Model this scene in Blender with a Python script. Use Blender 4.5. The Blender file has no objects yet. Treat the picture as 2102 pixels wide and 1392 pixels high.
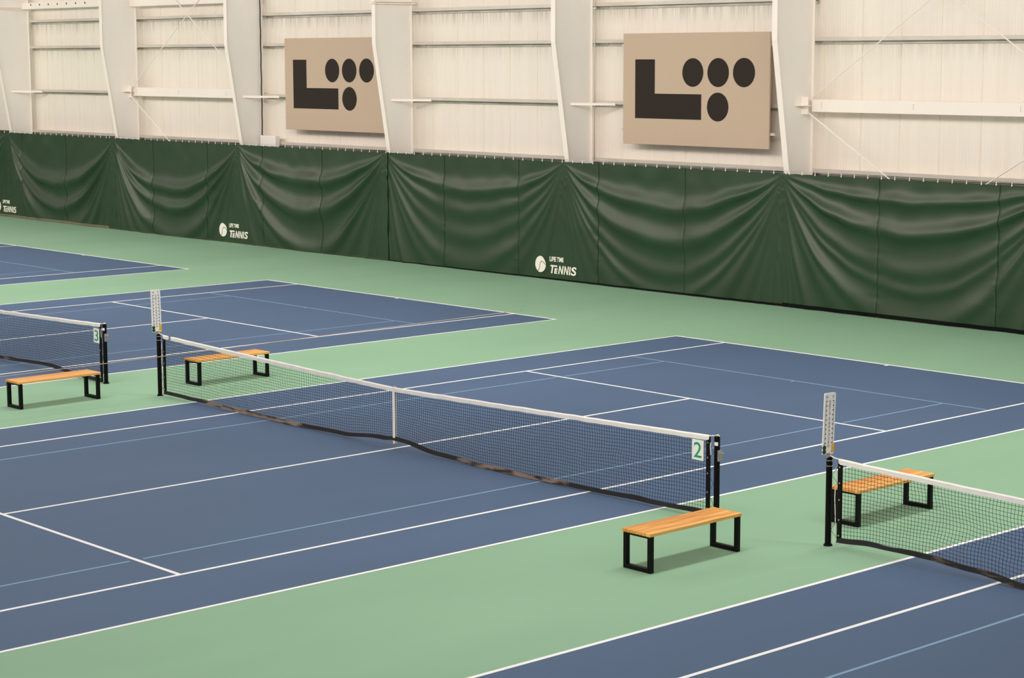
import bpy, math, random
from mathutils import Vector, Matrix, noise

random.seed(7)
scn = bpy.context.scene
col = scn.collection
D = 14.596                      # spacing of the courts
DX = {1: 0.06, 0: 0.0, -1: 0.03, -2: -0.02}
WALL_Y = 18.4
CUR_Y = 17.22
CUR_TOP = 3.07
COLS = [-51.03, -43.73, -36.43, -29.13, -21.83, -14.53, -7.23, 0.07, 7.37]


def lin(c):
    c = c / 255.0
    return c / 12.92 if c <= 0.04045 else ((c + 0.055) / 1.055) ** 2.4


def rgb(r, g, b):
    return (lin(r), lin(g), lin(b), 1.0)


# ------------------------------------------------------------------ mesh builder
class MB:
    def __init__(self):
        self.v, self.f, self.uv = [], [], None

    def add(self, vs, fs):
        o = len(self.v)
        self.v.extend([tuple(p) for p in vs])
        self.f.extend([tuple(i + o for i in f) for f in fs])
        return self

    def box(self, x0, x1, y0, y1, z0, z1):
        vs = [(x, y, z) for z in (z0, z1) for y in (y0, y1) for x in (x0, x1)]
        fs = [(0, 2, 3, 1), (4, 5, 7, 6), (0, 1, 5, 4), (2, 6, 7, 3), (0, 4, 6, 2), (1, 3, 7, 5)]
        return self.add(vs, fs)

    def hexa(self, pts):
        """pts: 4 bottom corners then 4 top corners, same winding"""
        fs = [(3, 2, 1, 0), (4, 5, 6, 7), (0, 1, 5, 4), (1, 2, 6, 5), (2, 3, 7, 6), (3, 0, 4, 7)]
        return self.add(pts, fs)

    def bar(self, a, b, w, h, up=(0, 0, 1)):
        a, b = Vector(a), Vector(b)
        d = (b - a).normalized()
        s = d.cross(Vector(up))
        if s.length < 1e-6:
            s = d.cross(Vector((0, 1, 0)))
        s.normalize()
        u = s.cross(d).normalized()
        s *= w / 2
        u *= h / 2
        return self.hexa([a - s - u, a + s - u, b + s - u, b - s - u, a - s + u, a + s + u, b + s + u, b - s + u])

    def tube(self, pts, r, n=8, cap=True):
        pts = [Vector(p) for p in pts]
        o = len(self.v)
        prev = None
        for i, p in enumerate(pts):
            if i == 0:
                d = pts[1] - p
            elif i == len(pts) - 1:
                d = p - pts[i - 1]
            else:
                d = pts[i + 1] - pts[i - 1]
            d.normalize()
            ref = Vector((0, 0, 1)) if abs(d.z) < 0.9 else Vector((0, 1, 0))
            s = d.cross(ref).normalized()
            u = s.cross(d).normalized()
            rr = r[i] if isinstance(r, (list, tuple)) else r
            for k in range(n):
                a = 2 * math.pi * k / n
                self.v.append(tuple(p + s * (math.cos(a) * rr) + u * (math.sin(a) * rr)))
        m = len(pts)
        for i in range(m - 1):
            for k in range(n):
                k2 = (k + 1) % n
                self.f.append((o + i * n + k, o + i * n + k2, o + (i + 1) * n + k2, o + (i + 1) * n + k))
        if cap:
            self.f.append(tuple(o + k for k in reversed(range(n))))
            self.f.append(tuple(o + (m - 1) * n + k for k in range(n)))
        return self

    def prism(self, poly, fn, t0, t1):
        """extrude a 2-D polygon; fn(a, b, t) -> xyz"""
        n = len(poly)
        vs = [fn(a, b, t0) for a, b in poly] + [fn(a, b, t1) for a, b in poly]
        fs = [tuple(reversed(range(n))), tuple(range(n, 2 * n))]
        fs += [(i, (i + 1) % n, n + (i + 1) % n, n + i) for i in range(n)]
        return self.add(vs, fs)

    def build(self, name, mat, parent=None, smooth=False, bevel=0.0):
        me = bpy.data.meshes.new(name)
        me.from_pydata(self.v, [], self.f)
        me.validate()
        me.update()
        if smooth:
            for p in me.polygons:
                p.use_smooth = True
        me.materials.append(mat)
        o = bpy.data.objects.new(name, me)
        col.objects.link(o)
        if parent:
            o.parent = parent
        if bevel:
            m = o.modifiers.new('bevel', 'BEVEL')
            m.width = bevel
            m.segments = 2
            m.limit_method = 'ANGLE'
        return o


def tag(o, label=None, cat=None, group=None, kind=None):
    if label:
        o['label'] = label
    if cat:
        o['category'] = cat
    if group:
        o['group'] = group
    if kind:
        o['kind'] = kind
    return o


def thing(name, label, cat, loc=(0, 0, 0), rz=0, group=None):
    o = bpy.data.objects.new(name, None)
    o.empty_display_size = 0.2
    col.objects.link(o)
    o.location = loc
    o.rotation_euler = (0, 0, rz)
    return tag(o, label, cat, group)


def copy_tree(o, parent=None):
    c = o.copy()
    col.objects.link(c)
    if parent:
        c.parent = parent
    for ch in list(o.children):
        copy_tree(ch, c)
    return c


# ------------------------------------------------------------------ materials
def mat(name, c, rough=0.6, spec=0.5, metal=0.0, var=0.0, vscale=4.0, vstretch=(1, 1, 1), bump=0.0, bscale=60.0, c2=None):
    m = bpy.data.materials.new(name)
    m.use_nodes = True
    nt = m.node_tree
    b = nt.nodes['Principled BSDF']
    b.inputs['Roughness'].default_value = rough
    b.inputs['Metallic'].default_value = metal
    b.inputs['Specular IOR Level'].default_value = spec
    b.inputs['Base Color'].default_value = c
    tc = nt.nodes.new('ShaderNodeTexCoord')
    mp = nt.nodes.new('ShaderNodeMapping')
    mp.inputs['Scale'].default_value = vstretch
    nt.links.new(tc.outputs['Object'], mp.inputs['Vector'])
    if var or c2:
        n = nt.nodes.new('ShaderNodeTexNoise')
        n.inputs['Scale'].default_value = vscale
        n.inputs['Detail'].default_value = 5
        n.inputs['Roughness'].default_value = 0.6
        nt.links.new(mp.outputs[0], n.inputs['Vector'])
        r = nt.nodes.new('ShaderNodeValToRGB')
        r.color_ramp.elements[0].position = 0.3
        r.color_ramp.elements[1].position = 0.7
        if c2:
            r.color_ramp.elements[0].color = c
            r.color_ramp.elements[1].color = c2
        else:
            r.color_ramp.elements[0].color = tuple(x * (1 - var) for x in c[:3]) + (1,)
            r.color_ramp.elements[1].color = tuple(min(1, x * (1 + var)) for x in c[:3]) + (1,)
        nt.links.new(n.outputs['Fac'], r.inputs['Fac'])
        nt.links.new(r.outputs['Color'], b.inputs['Base Color'])
    if bump:
        n2 = nt.nodes.new('ShaderNodeTexNoise')
        n2.inputs['Scale'].default_value = bscale
        n2.inputs['Detail'].default_value = 3
        nt.links.new(mp.outputs[0], n2.inputs['Vector'])
        bp = nt.nodes.new('ShaderNodeBump')
        bp.inputs['Strength'].default_value = bump
        bp.inputs['Distance'].default_value = 0.01
        nt.links.new(n2.outputs['Fac'], bp.inputs['Height'])
        nt.links.new(bp.outputs['Normal'], b.inputs['Normal'])
    return m


M = {}
M['green'] = mat('court_green', rgb(144, 183, 151), 0.75, 0.25, var=0.05, vscale=0.35, vstretch=(1, 0.35, 1), bump=0.1, bscale=120)
M['blue'] = mat('court_blue', rgb(80, 102, 132), 0.7, 0.25, var=0.07, vscale=0.3, vstretch=(1, 0.4, 1), bump=0.1, bscale=120)
M['line'] = mat('line_white', rgb(253, 252, 250), 0.7, 0.3, var=0.02, vscale=3)
M['youth'] = mat('line_blue', rgb(132, 166, 194), 0.7, 0.3, var=0.03, vscale=3)
M['steel_white'] = mat('painted_steel', rgb(247, 241, 234), 0.5, 0.35, var=0.025, vscale=1.2, vstretch=(1, 1, 0.3))
M['flange'] = mat('painted_flange', rgb(252, 240, 229), 0.5, 0.35, var=0.015, vscale=1.2)
M['galv'] = mat('galvanized', rgb(214, 206, 194), 0.38, 0.5, metal=0.15, var=0.08, vscale=1.5, vstretch=(1, 1, 4))
M['galv_dark'] = mat('galvanized_dark', rgb(196, 186, 174), 0.4, 0.5, metal=0.2, var=0.2, vscale=1.5)  # galvanized tone darkened to paint in shade on girt webs and rear lips
M['black'] = mat('black_powder_coat', rgb(8, 7, 7), 0.5, 0.12, var=0.05, vscale=8)
M['leg'] = mat('bench_leg_paint', rgb(10, 7, 7), 0.45, 0.16, var=0.05, vscale=8)
M['cord'] = mat('net_cord', rgb(16, 17, 22), 0.8, 0.1, var=0.1, vscale=20)
M['band'] = mat('net_headband', rgb(251, 244, 237), 0.75, 0.2, var=0.05, vscale=6, bump=0.2, bscale=25)
M['bandblack'] = mat('net_binding', rgb(12, 11, 12), 0.7, 0.2, var=0.15, vscale=12)
M['chrome'] = mat('brushed_metal', rgb(190, 186, 180), 0.3, 0.5, metal=0.8, var=0.1, vscale=30)
M['brass'] = mat('brass_eyelet', rgb(205, 180, 130), 0.35, 0.5, metal=0.6, var=0.05, vscale=30)
M['white_plastic'] = mat('white_plastic', rgb(253, 249, 244), 0.5, 0.4, var=0.01, vscale=8)
M['sign_tan'] = mat('sign_tan', rgb(200, 175, 152), 0.6, 0.3, var=0.012, vscale=0.8)
M['sign_dark'] = mat('sign_dark', rgb(46, 37, 31), 0.6, 0.2, var=0.04, vscale=3)
M['digit_green'] = mat('digit_green', rgb(44, 158, 112), 0.5, 0.3, var=0.02, vscale=8)
M['clip_green'] = mat('clip_green', rgb(28, 72, 40), 0.45, 0.4, var=0.04, vscale=20)
M['clip_yellow'] = mat('clip_yellow', rgb(246, 184, 48), 0.45, 0.4, var=0.03, vscale=20)
M['print'] = mat('print_grey', rgb(96, 86, 78), 0.7, 0.2, var=0.05, vscale=20)
M['logo'] = mat('logo_white', rgb(246, 240, 226), 0.7, 0.2, var=0.01, vscale=8)
M['logo_dark'] = mat('logo_seam', rgb(66, 66, 50), 0.7, 0.2, var=0.02, vscale=8)
M['tan_cord'] = mat('tan_cord', rgb(200, 180, 166), 0.8, 0.2, var=0.06, vscale=10)
M['cable'] = mat('black_cable', rgb(44, 36, 32), 0.6, 0.3, var=0.1, vscale=10)
M['wire'] = mat('wire_rope', rgb(205, 196, 180), 0.4, 0.5, metal=0.4, var=0.05, vscale=10)


def wall_material():
    m = bpy.data.materials.new('ribbed_wall_panel')
    m.use_nodes = True
    nt = m.node_tree
    L = nt.links
    b = nt.nodes['Principled BSDF']
    b.inputs['Roughness'].default_value = 0.55
    b.inputs['Specular IOR Level'].default_value = 0.3
    tc = nt.nodes.new('ShaderNodeTexCoord')
    sep = nt.nodes.new('ShaderNodeSeparateXYZ')
    L.new(tc.outputs['Object'], sep.inputs[0])

    def math_(op, a, bb=None):
        n = nt.nodes.new('ShaderNodeMath')
        n.operation = op
        if isinstance(a, (int, float)):
            n.inputs[0].default_value = a
        else:
            L.new(a, n.inputs[0])
        if bb is not None:
            if isinstance(bb, (int, float)):
                n.inputs[1].default_value = bb
            else:
                L.new(bb, n.inputs[1])
        return n.outputs[0]
    x = sep.outputs['X']
    # fine ribs
    ph = math_('MULTIPLY', x, 2 * math.pi / 0.0833)
    rib = math_('SINE', ph)
    n1 = nt.nodes.new('ShaderNodeTexNoise')      # vertical streaks of grime
    mp = nt.nodes.new('ShaderNodeMapping')
    mp.inputs['Scale'].default_value = (5.0, 1, 0.22)
    L.new(tc.outputs['Object'], mp.inputs['Vector'])
    L.new(mp.outputs[0], n1.inputs['Vector'])
    n1.inputs['Scale'].default_value = 1.6
    n1.inputs['Detail'].default_value = 4
    ramp = nt.nodes.new('ShaderNodeValToRGB')
    ramp.color_ramp.elements[0].position = 0.25
    ramp.color_ramp.elements[0].color = rgb(243, 232, 217)
    ramp.color_ramp.elements[1].position = 0.6
    ramp.color_ramp.elements[1].color = rgb(247, 237, 224)
    L.new(n1.outputs['Fac'], ramp.inputs['Fac'])
    mx = nt.nodes.new('ShaderNodeMix')
    mx.data_type = 'RGBA'
    L.new(ramp.outputs['Color'], mx.inputs['A'])
    mx.inputs['B'].default_value = rgb(236, 224, 208)
    f = math_('MULTIPLY', math_('MAXIMUM', math_('SUBTRACT', rib, 0.75), 0.0), 0.9)
    L.new(f, mx.inputs['Factor'])
    # dark vertical streaks, stronger towards the upper girts
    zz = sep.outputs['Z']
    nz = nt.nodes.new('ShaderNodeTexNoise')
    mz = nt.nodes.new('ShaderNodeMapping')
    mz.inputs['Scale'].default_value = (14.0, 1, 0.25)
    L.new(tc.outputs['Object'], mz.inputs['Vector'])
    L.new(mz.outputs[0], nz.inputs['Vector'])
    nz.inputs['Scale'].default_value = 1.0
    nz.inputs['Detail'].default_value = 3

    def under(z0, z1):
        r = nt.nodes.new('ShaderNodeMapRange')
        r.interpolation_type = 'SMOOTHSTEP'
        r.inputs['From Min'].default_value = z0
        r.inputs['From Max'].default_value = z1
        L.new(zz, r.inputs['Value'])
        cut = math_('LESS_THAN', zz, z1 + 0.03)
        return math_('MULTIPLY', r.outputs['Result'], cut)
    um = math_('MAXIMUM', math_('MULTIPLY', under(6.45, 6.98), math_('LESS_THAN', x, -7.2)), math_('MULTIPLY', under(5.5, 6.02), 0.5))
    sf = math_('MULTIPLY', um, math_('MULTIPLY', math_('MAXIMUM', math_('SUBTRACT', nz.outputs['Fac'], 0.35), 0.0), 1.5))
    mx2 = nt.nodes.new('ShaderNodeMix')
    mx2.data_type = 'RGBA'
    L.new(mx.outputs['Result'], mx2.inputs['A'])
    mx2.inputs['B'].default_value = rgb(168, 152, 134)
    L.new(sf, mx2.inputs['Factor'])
    L.new(mx2.outputs['Result'], b.inputs['Base Color'])
    bp = nt.nodes.new('ShaderNodeBump')
    bp.inputs['Strength'].default_value = 0.25
    bp.inputs['Distance'].default_value = 0.006
    L.new(rib, bp.inputs['Height'])
    L.new(bp.outputs['Normal'], b.inputs['Normal'])
    return m


def curtain_material():
    m = mat('green_vinyl', rgb(25, 56, 32), 0.43, 0.78, var=0.12, vscale=0.8, vstretch=(1, 1, 0.7), bump=0.06, bscale=9)
    m.node_tree.nodes['Principled BSDF'].inputs['Specular Tint'].default_value = (1.0, 0.92, 0.80, 1)
    return m


def wood_material():
    m = bpy.data.materials.new('honey_wood')
    m.use_nodes = True
    nt = m.node_tree
    L = nt.links
    b = nt.nodes['Principled BSDF']
    b.inputs['Roughness'].default_value = 0.45
    b.inputs['Specular IOR Level'].default_value = 0.35
    tc = nt.nodes.new('ShaderNodeTexCoord')
    mp = nt.nodes.new('ShaderNodeMapping')
    mp.inputs['Scale'].default_value = (42, 2.2, 30)
    L.new(tc.outputs['Object'], mp.inputs['Vector'])
    n = nt.nodes.new('ShaderNodeTexNoise')
    n.inputs['Scale'].default_value = 1.0
    n.inputs['Detail'].default_value = 6
    L.new(mp.outputs[0], n.inputs['Vector'])
    sep = nt.nodes.new('ShaderNodeSeparateXYZ')
    L.new(tc.outputs['Object'], sep.inputs[0])
    fl = nt.nodes.new('ShaderNodeMath')
    fl.operation = 'MULTIPLY'
    fl.inputs[1].default_value = 1 / 0.0733
    L.new(sep.outputs['X'], fl.inputs[0])
    fl2 = nt.nodes.new('ShaderNodeMath')
    fl2.operation = 'FLOOR'
    L.new(fl.outputs[0], fl2.inputs[0])
    wn = nt.nodes.new('ShaderNodeTexWhiteNoise')
    wn.noise_dimensions = '1D'
    L.new(fl2.outputs[0], wn.inputs['W'])
    ad = nt.nodes.new('ShaderNodeMath')
    ad.operation = 'MULTIPLY_ADD'
    ad.inputs[1].default_value = 0.28
    L.new(wn.outputs['Value'], ad.inputs[0])
    L.new(n.outputs['Fac'], ad.inputs[2])
    r = nt.nodes.new('ShaderNodeValToRGB')
    e = r.color_ramp.elements
    e[0].position = 0.38
    e[0].color = rgb(194, 122, 52)
    e[1].position = 0.85
    e[1].color = rgb(250, 194, 114)
    x = r.color_ramp.elements.new(0.6)
    x.color = rgb(234, 164, 80)
    L.new(ad.outputs[0], r.inputs['Fac'])
    L.new(r.outputs['Color'], b.inputs['Base Color'])
    return m


def frayed_material(worn):
    """black net binding, worn to tan along stretches of its length"""
    m = bpy.data.materials.new('worn_net_binding')
    m.use_nodes = True
    nt = m.node_tree
    L = nt.links
    b = nt.nodes['Principled BSDF']
    b.inputs['Roughness'].default_value = 0.8
    tc = nt.nodes.new('ShaderNodeTexCoord')
    sx = nt.nodes.new('ShaderNodeSeparateXYZ')
    L.new(tc.outputs['Object'], sx.inputs[0])
    mr = nt.nodes.new('ShaderNodeMapRange')
    mr.inputs['From Min'].default_value = -6.3
    mr.inputs['From Max'].default_value = 6.3
    L.new(sx.outputs['X'], mr.inputs['Value'])
    a = nt.nodes.new('ShaderNodeValToRGB')
    el = a.color_ramp.elements
    el[0].position, el[0].color = 0.0, (0.1, 0.1, 0.1, 1)
    el[1].position, el[1].color = 1.0, (0.1, 0.1, 0.1, 1)
    for pos, v in ((0.07, 0.1), (0.11, worn), (0.30, worn), (0.38, 0.12), (0.58, 0.12), (0.63, worn), (0.78, worn), (0.83, 0.1)):
        q = a.color_ramp.elements.new(pos)
        q.color = (v, v, v, 1)
    L.new(mr.outputs['Result'], a.inputs['Fac'])
    c = nt.nodes.new('ShaderNodeTexNoise')
    mp2 = nt.nodes.new('ShaderNodeMapping')
    mp2.inputs['Scale'].default_value = (3.0, 4.0, 22.0)
    L.new(tc.outputs['Object'], mp2.inputs['Vector'])
    L.new(mp2.outputs[0], c.inputs['Vector'])
    c.inputs['Scale'].default_value = 1.0
    c.inputs['Detail'].default_value = 4
    mu = nt.nodes.new('ShaderNodeMath')
    mu.operation = 'MULTIPLY'
    L.new(a.outputs['Color'], mu.inputs[0])
    L.new(c.outputs['Fac'], mu.inputs[1])
    r = nt.nodes.new('ShaderNodeValToRGB')
    r.color_ramp.elements[0].position = 0.27
    r.color_ramp.elements[0].color = rgb(18, 17, 18)
    r.color_ramp.elements[1].position = 0.40
    r.color_ramp.elements[1].color = rgb(132, 112, 98)
    L.new(mu.outputs[0], r.inputs['Fac'])
    L.new(r.outputs['Color'], b.inputs['Base Color'])
    return m


M['wall'] = wall_material()
M['curtain'] = curtain_material()
M['seam'] = mat('curtain_seam', rgb(24, 45, 28), 0.6, 0.2, var=0.1, vscale=6)
M['hem_gap_shade'] = mat('curtain_gap_shade', rgb(14, 16, 14), 0.8, 0.1, var=0.1, vscale=3)  # black painted in for the shaded gap between curtain and floor
M['hem_lit_tan'] = mat('curtain_lit_hem', rgb(120, 112, 92), 0.7, 0.2, var=0.15, vscale=1.5)  # lighter tan paints in the light caught by the folded hem
M['hem_green'] = mat('curtain_hem', rgb(52, 66, 44), 0.6, 0.4, var=0.25, vscale=0.8)
M['wood'] = wood_material()
M['frayed'] = frayed_material(0.75)
M['bottom'] = frayed_material(0.5)
M['wallbase_shade'] = mat('wall_base_shaded', rgb(72, 60, 53), 0.8, 0.2, var=0.1, vscale=2)  # lower wall darkened to paint in the shade behind the curtain top

# ------------------------------------------------------------------ text helper
_tc = {}


def text2d(body, size=1.0, bold=0.0):
    """glyph outlines as a flat mesh in the XY plane, unit size"""
    key = (body, bold)
    if key not in _tc:
        cu = bpy.data.curves.new('lettering', 'FONT')
        cu.body = body
        cu.size = 1.0
        cu.resolution_u = 6
        cu.offset = bold
        o = bpy.data.objects.new('lettering', cu)
        col.objects.link(o)
        bpy.context.view_layer.update()
        me = o.to_mesh()
        vs = [tuple(v.co) for v in me.vertices]
        fs = [tuple(p.vertices) for p in me.polygons]
        o.to_mesh_clear()
        bpy.data.objects.remove(o)
        bpy.data.curves.remove(cu)
        x0 = min(v[0] for v in vs)
        x1 = max(v[0] for v in vs)
        y0 = min(v[1] for v in vs)
        y1 = max(v[1] for v in vs)
        _tc[key] = ([((v[0] - x0), (v[1] - y0)) for v in vs], fs, x1 - x0, y1 - y0)
    return _tc[key]


def put_text(mb, body, fit, fn, bold=0.0, shear=0.0):
    """lay the text into the box fit = (a0, a1, b0, b1) and map with fn(a, b)"""
    vs, fs, w, h = text2d(body, bold=bold)
    a0, a1, b0, b1 = fit
    out = []
    for x, y in vs:
        u, v = x / w, y / h
        out.append(fn(a0 + (a1 - a0) * u + shear * (v - 0.5) * (b1 - b0), b0 + (b1 - b0) * v))
    mb.add(out, fs)


# ------------------------------------------------------------------ floor and courts
mb = MB()
mb.box(-70, 45, -32, WALL_Y + 0.6, -0.2, 0.0)
tag(mb.build('floor', M['green']), kind='structure')

COURT_LABEL = {
    1: 'blue tennis court nearest the camera, cut off by the right frame edge',
    0: 'blue tennis court across the middle of the photo, crossed by net marked 2',
    -1: 'blue tennis court further left, crossed by the net marked 3',
    -2: 'blue tennis court farthest away, only its corner showing at left edge',
}


def flat(x0, x1, y0, y1, z, t=0.0012):
    return MB().box(x0, x1, y0, y1, z - t, z)


def make_court(k):
    cx = k * D + DX[k]
    t = thing('tennis_court', COURT_LABEL[k], 'tennis court', (cx, 0, 0), 0, 'tennis courts in a row')
    B, S, V, Dd, w = 11.885, 4.115, 6.40, 5.485, 0.056
    flat(-Dd, Dd, -B, B, 0.0015).build('court_surface', M['blue'], t)
    z = 0.003
    for s in (-1, 1):
        xa, xb = sorted((s * Dd, s * (Dd - w)))
        flat(xa, xb, -B, B, z).build('doubles_sideline', M['line'], t)
        xa, xb = sorted((s * (S - w / 2), s * (S + w / 2)))
        flat(xa, xb, -B, B, z).build('singles_sideline', M['line'], t)
        ya, yb = sorted((s * (B - 0.07), s * B))
        flat(-Dd + w, Dd - w, ya, yb, z + 0.0003).build('baseline', M['line'], t)
        ya, yb = sorted((s * (V - w / 2), s * (V + w / 2)))
        flat(-S + w / 2, S - w / 2, ya, yb, z + 0.0003).build('service_line', M['line'], t)
        ya, yb = sorted((s * (B - 0.07), s * (B - 0.17)))
        flat(-w / 2, w / 2, ya, yb, z).build('centre_mark', M['line'], t)
        # light blue youth-court lines
        y9 = 9.13
        ya, yb = sorted((s * (y9 - 0.02), s * (y9 + 0.02)))
        o = flat(-S + 0.07, S - 0.07, ya, yb, z - 0.0008).build('youth_baseline', M['youth'], t)
        tag(o, 'thin light blue baseline')
        ya, yb = sorted((s * (y9 - 0.03), s * (y9 - 0.12)))
        o = flat(-0.02, 0.02, ya, yb, z - 0.0008).build('youth_centre_mark', M['youth'], t)
        tag(o, 'thin light blue centre mark')
        mbx = MB()
        for ya, yb in ((-y9, -V - 0.09), (-V + 0.09, V - 0.09), (V + 0.09, y9)):
            mbx.box(s * 3.2 - 0.02, s * 3.2 + 0.02, ya, yb, z - 0.002, z - 0.0008)
        tag(mbx.build('youth_sideline', M['youth'], t), 'thin light blue sideline')
    flat(-w / 2, w / 2, -V, V, z).build('centre_service_line', M['line'], t)
    return t


for k in (1, 0, -1, -2):
    make_court(k)

# ------------------------------------------------------------------ back wall
mb = MB()
SEAM0, SEAMD = -5.925, 1.0833
i0 = int((-62 - SEAM0) / SEAMD)
i1 = int((9 - SEAM0) / SEAMD)
for i in range(i0, i1):
    xa = SEAM0 + i * SEAMD + 0.007
    xb = SEAM0 + (i + 1) * SEAMD - 0.007
    # shallow pan: seam edges step back
    mb.add([(xa, WALL_Y + 0.035, 3.055), (xa + 0.012, WALL_Y, 3.055), (xb - 0.012, WALL_Y, 3.055), (xb, WALL_Y + 0.035, 3.055),
            (xa, WALL_Y + 0.035, 9.6), (xa + 0.012, WALL_Y, 9.6), (xb - 0.012, WALL_Y, 9.6), (xb, WALL_Y + 0.035, 9.6)],
           [(0, 1, 5, 4), (1, 2, 6, 5), (2, 3, 7, 6)])
mb.box(-62, 9, WALL_Y + 0.02, WALL_Y + 0.15, 3.055, 9.6)
tag(mb.build('wall_back', M['wall']), kind='structure')
mb = MB()
mb.box(-62, 9, WALL_Y - 0.02, WALL_Y + 0.15, 0.0, 3.055)
tag(mb.build('baseboard_back', M['wallbase_shade']), kind='structure')

# ------------------------------------------------------------------ steel columns
COL_LABEL = {
    -43.73: 'tapered white steel column at the far left edge, cut by the frame',
    -36.43: 'tapered white steel column left of the left bay of crossed rods',
    -29.13: 'tapered white steel column just left of the smaller tan sign, black cable beside it',
    -21.83: 'tapered white steel column overlapping the right edge of the smaller tan sign',
    -14.53: 'tapered white steel column between the two tan signs, nearer the larger one',
    -7.23: 'tapered white steel column standing just right of the larger tan sign',
}


def inner_y(z):
    return 17.35 + (3.15 - z) * 0.162 if z < 6.1 else 16.872


for cx in COLS[1:7]:
    t = thing('steel_column', COL_LABEL[cx], 'column', (cx, 0, 0), 0, 'tapered steel wall columns')
    HW, T = 0.078, 0.014
    rear = 18.2
    mb = MB()
    zs = [0.0, 3.1, 6.1, 9.6]
    for za, zb in zip(zs[:-1], zs[1:]):
        mb.hexa([(-0.006, inner_y(za) + T, za), (0.006, inner_y(za) + T, za), (0.006, rear - T, za), (-0.006, rear - T, za),
                 (-0.006, inner_y(zb - 1e-6) + T, zb), (0.006, inner_y(zb - 1e-6) + T, zb), (0.006, rear - T, zb), (-0.006, rear - T, zb)])
    mb.build('web', M['steel_white'], t)
    mb = MB()
    for za, zb in zip(zs[:-1], zs[1:]):
        ya, yb = inner_y(za), inner_y(zb - 1e-6)
        mb.hexa([(-HW, ya, za), (HW, ya, za), (HW, ya + T, za), (-HW, ya + T, za),
                 (-HW, yb, zb), (HW, yb, zb), (HW, yb + T, zb), (-HW, yb + T, zb)])
    mb.build('inner_flange', M['flange'], t)
    mb = MB()
    mb.box(-HW, HW, rear - T, rear, 0, 9.6)
    mb.build('outer_flange', M['flange'], t)
    if cx in (-21.83, -43.73):
        zt = 7.2 if cx == -21.83 else 7.46
        mb = MB()
        mb.box(-0.11, 0.11, 16.8, 18.34, zt, zt + 0.035)
        mb.box(-0.09, 0.09, 16.82, 18.3, zt + 0.05, zt + 0.085)
        mb.build('cap_plate', M['flange'], t)
    if cx not in (-36.43, -7.23):
        mb = MB()
        a, b = Vector((0.06, 17.42, 4.535)), Vector((0.93, 18.17, 4.525))
        mb.bar(a, b, 0.012, 0.06)
        mb.bar(a + Vector((0, 0.02, -0.03)), b + Vector((0, 0.02, -0.03)), 0.06, 0.008)
        mb.build('flange_brace', M['flange'], t)
    else:
        mb = MB()
        mb.box(0.006, 0.24, 17.62, 18.0, 4.595, 4.61)
        mb.box(0.006, 0.2, 17.85, 17.862, 4.40, 4.6)
        mb.box(0.006, 0.2, 17.85, 17.862, 4.61, 4.80)
        mb.build('gusset_plate', M['flange'], t)

# ------------------------------------------------------------------ girts
BAY = {1: (-43.73, -36.43, 'the leftmost bay of wall'),
       2: (-36.43, -29.13, 'the left bay with crossed rods'),
       3: (-29.13, -21.83, 'the bay of the smaller tan sign'),
       4: (-21.83, -14.53, 'the bay between the two tan signs'),
       5: (-14.53, -7.23, 'the bay of the larger tan sign'),
       6: (-7.23, 0.07, 'the rightmost bay of wall')}


def girt(bay, z, which, up=True):
    x0, x1, where = BAY[bay]
    x0 += 0.05
    x1 += 0.05
    t = thing('wall_girt', '%s grey wall girt in %s' % (which, where), 'girt',
              ((x0 + x1) / 2, 18.2, z), 0, 'horizontal wall girts')
    hl = (x1 - x0) / 2
    MB().box(-hl, hl, 0, 0.004, 0.0, 0.085).build('front_lip', M['galv'], t)
    MB().box(-hl, hl, 0.004, 0.19, -0.004, 0.0).build('web', M['galv_dark'], t)
    MB().box(-hl, hl, 0.155, 0.16, -0.075, -0.004).build('rear_lip', M['galv_dark'], t)
    for s in (-1, 1):
        m = MB()
        m.box(s * hl - 0.45 if s > 0 else -hl, hl if s > 0 else -hl + 0.45, 0.14, 0.154, -0.06, -0.012)
        m.build('splice_clip', M['chrome'], t)


for bay in (1, 2, 3, 4, 5, 6):
    girt(bay, 3.06, 'lowest')
    if bay not in (2, 6):
        girt(bay, 4.52, 'second lowest')
    girt(bay, 6.07, 'second highest' if bay != 6 else 'upper')
    if bay != 6:
        girt(bay, 7.0, 'highest')

# eave struts with punched holes at the top left
t = thing('eave_strut', 'white steel eave strut with a row of dark bolt holes, top left corner', 'beam', (-40.1, 17.9, 7.47))
MB().box(-3.5, 3.35, 0, 0.012, 0, 0.21).build('strut_web', M['flange'], t)
MB().box(-3.5, 3.35, 0.012, 0.12, -0.012, 0.0).build('strut_lip', M['flange'], t)
for i in range(7):
    m = MB()
    c = -2.82 + 0.628 * i
    m.tube([(c, -0.002, 0.135), (c, 0.004, 0.135)], 0.036, 14)
    tag(m.build('bolt_hole', M['cable'], t), 'dark round bolt hole')
t = thing('eave_strut', 'white steel eave strut above the left bay of crossed rods, at top frame edge', 'beam', (-32.78, 17.9, 7.43))
MB().box(-3.5, 3.5, 0, 0.012, 0, 0.21).build('strut_web', M['flange'], t)
MB().box(-3.5, 3.5, 0.012, 0.12, -0.012, 0.0).build('strut_lip', M['flange'], t)

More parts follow.
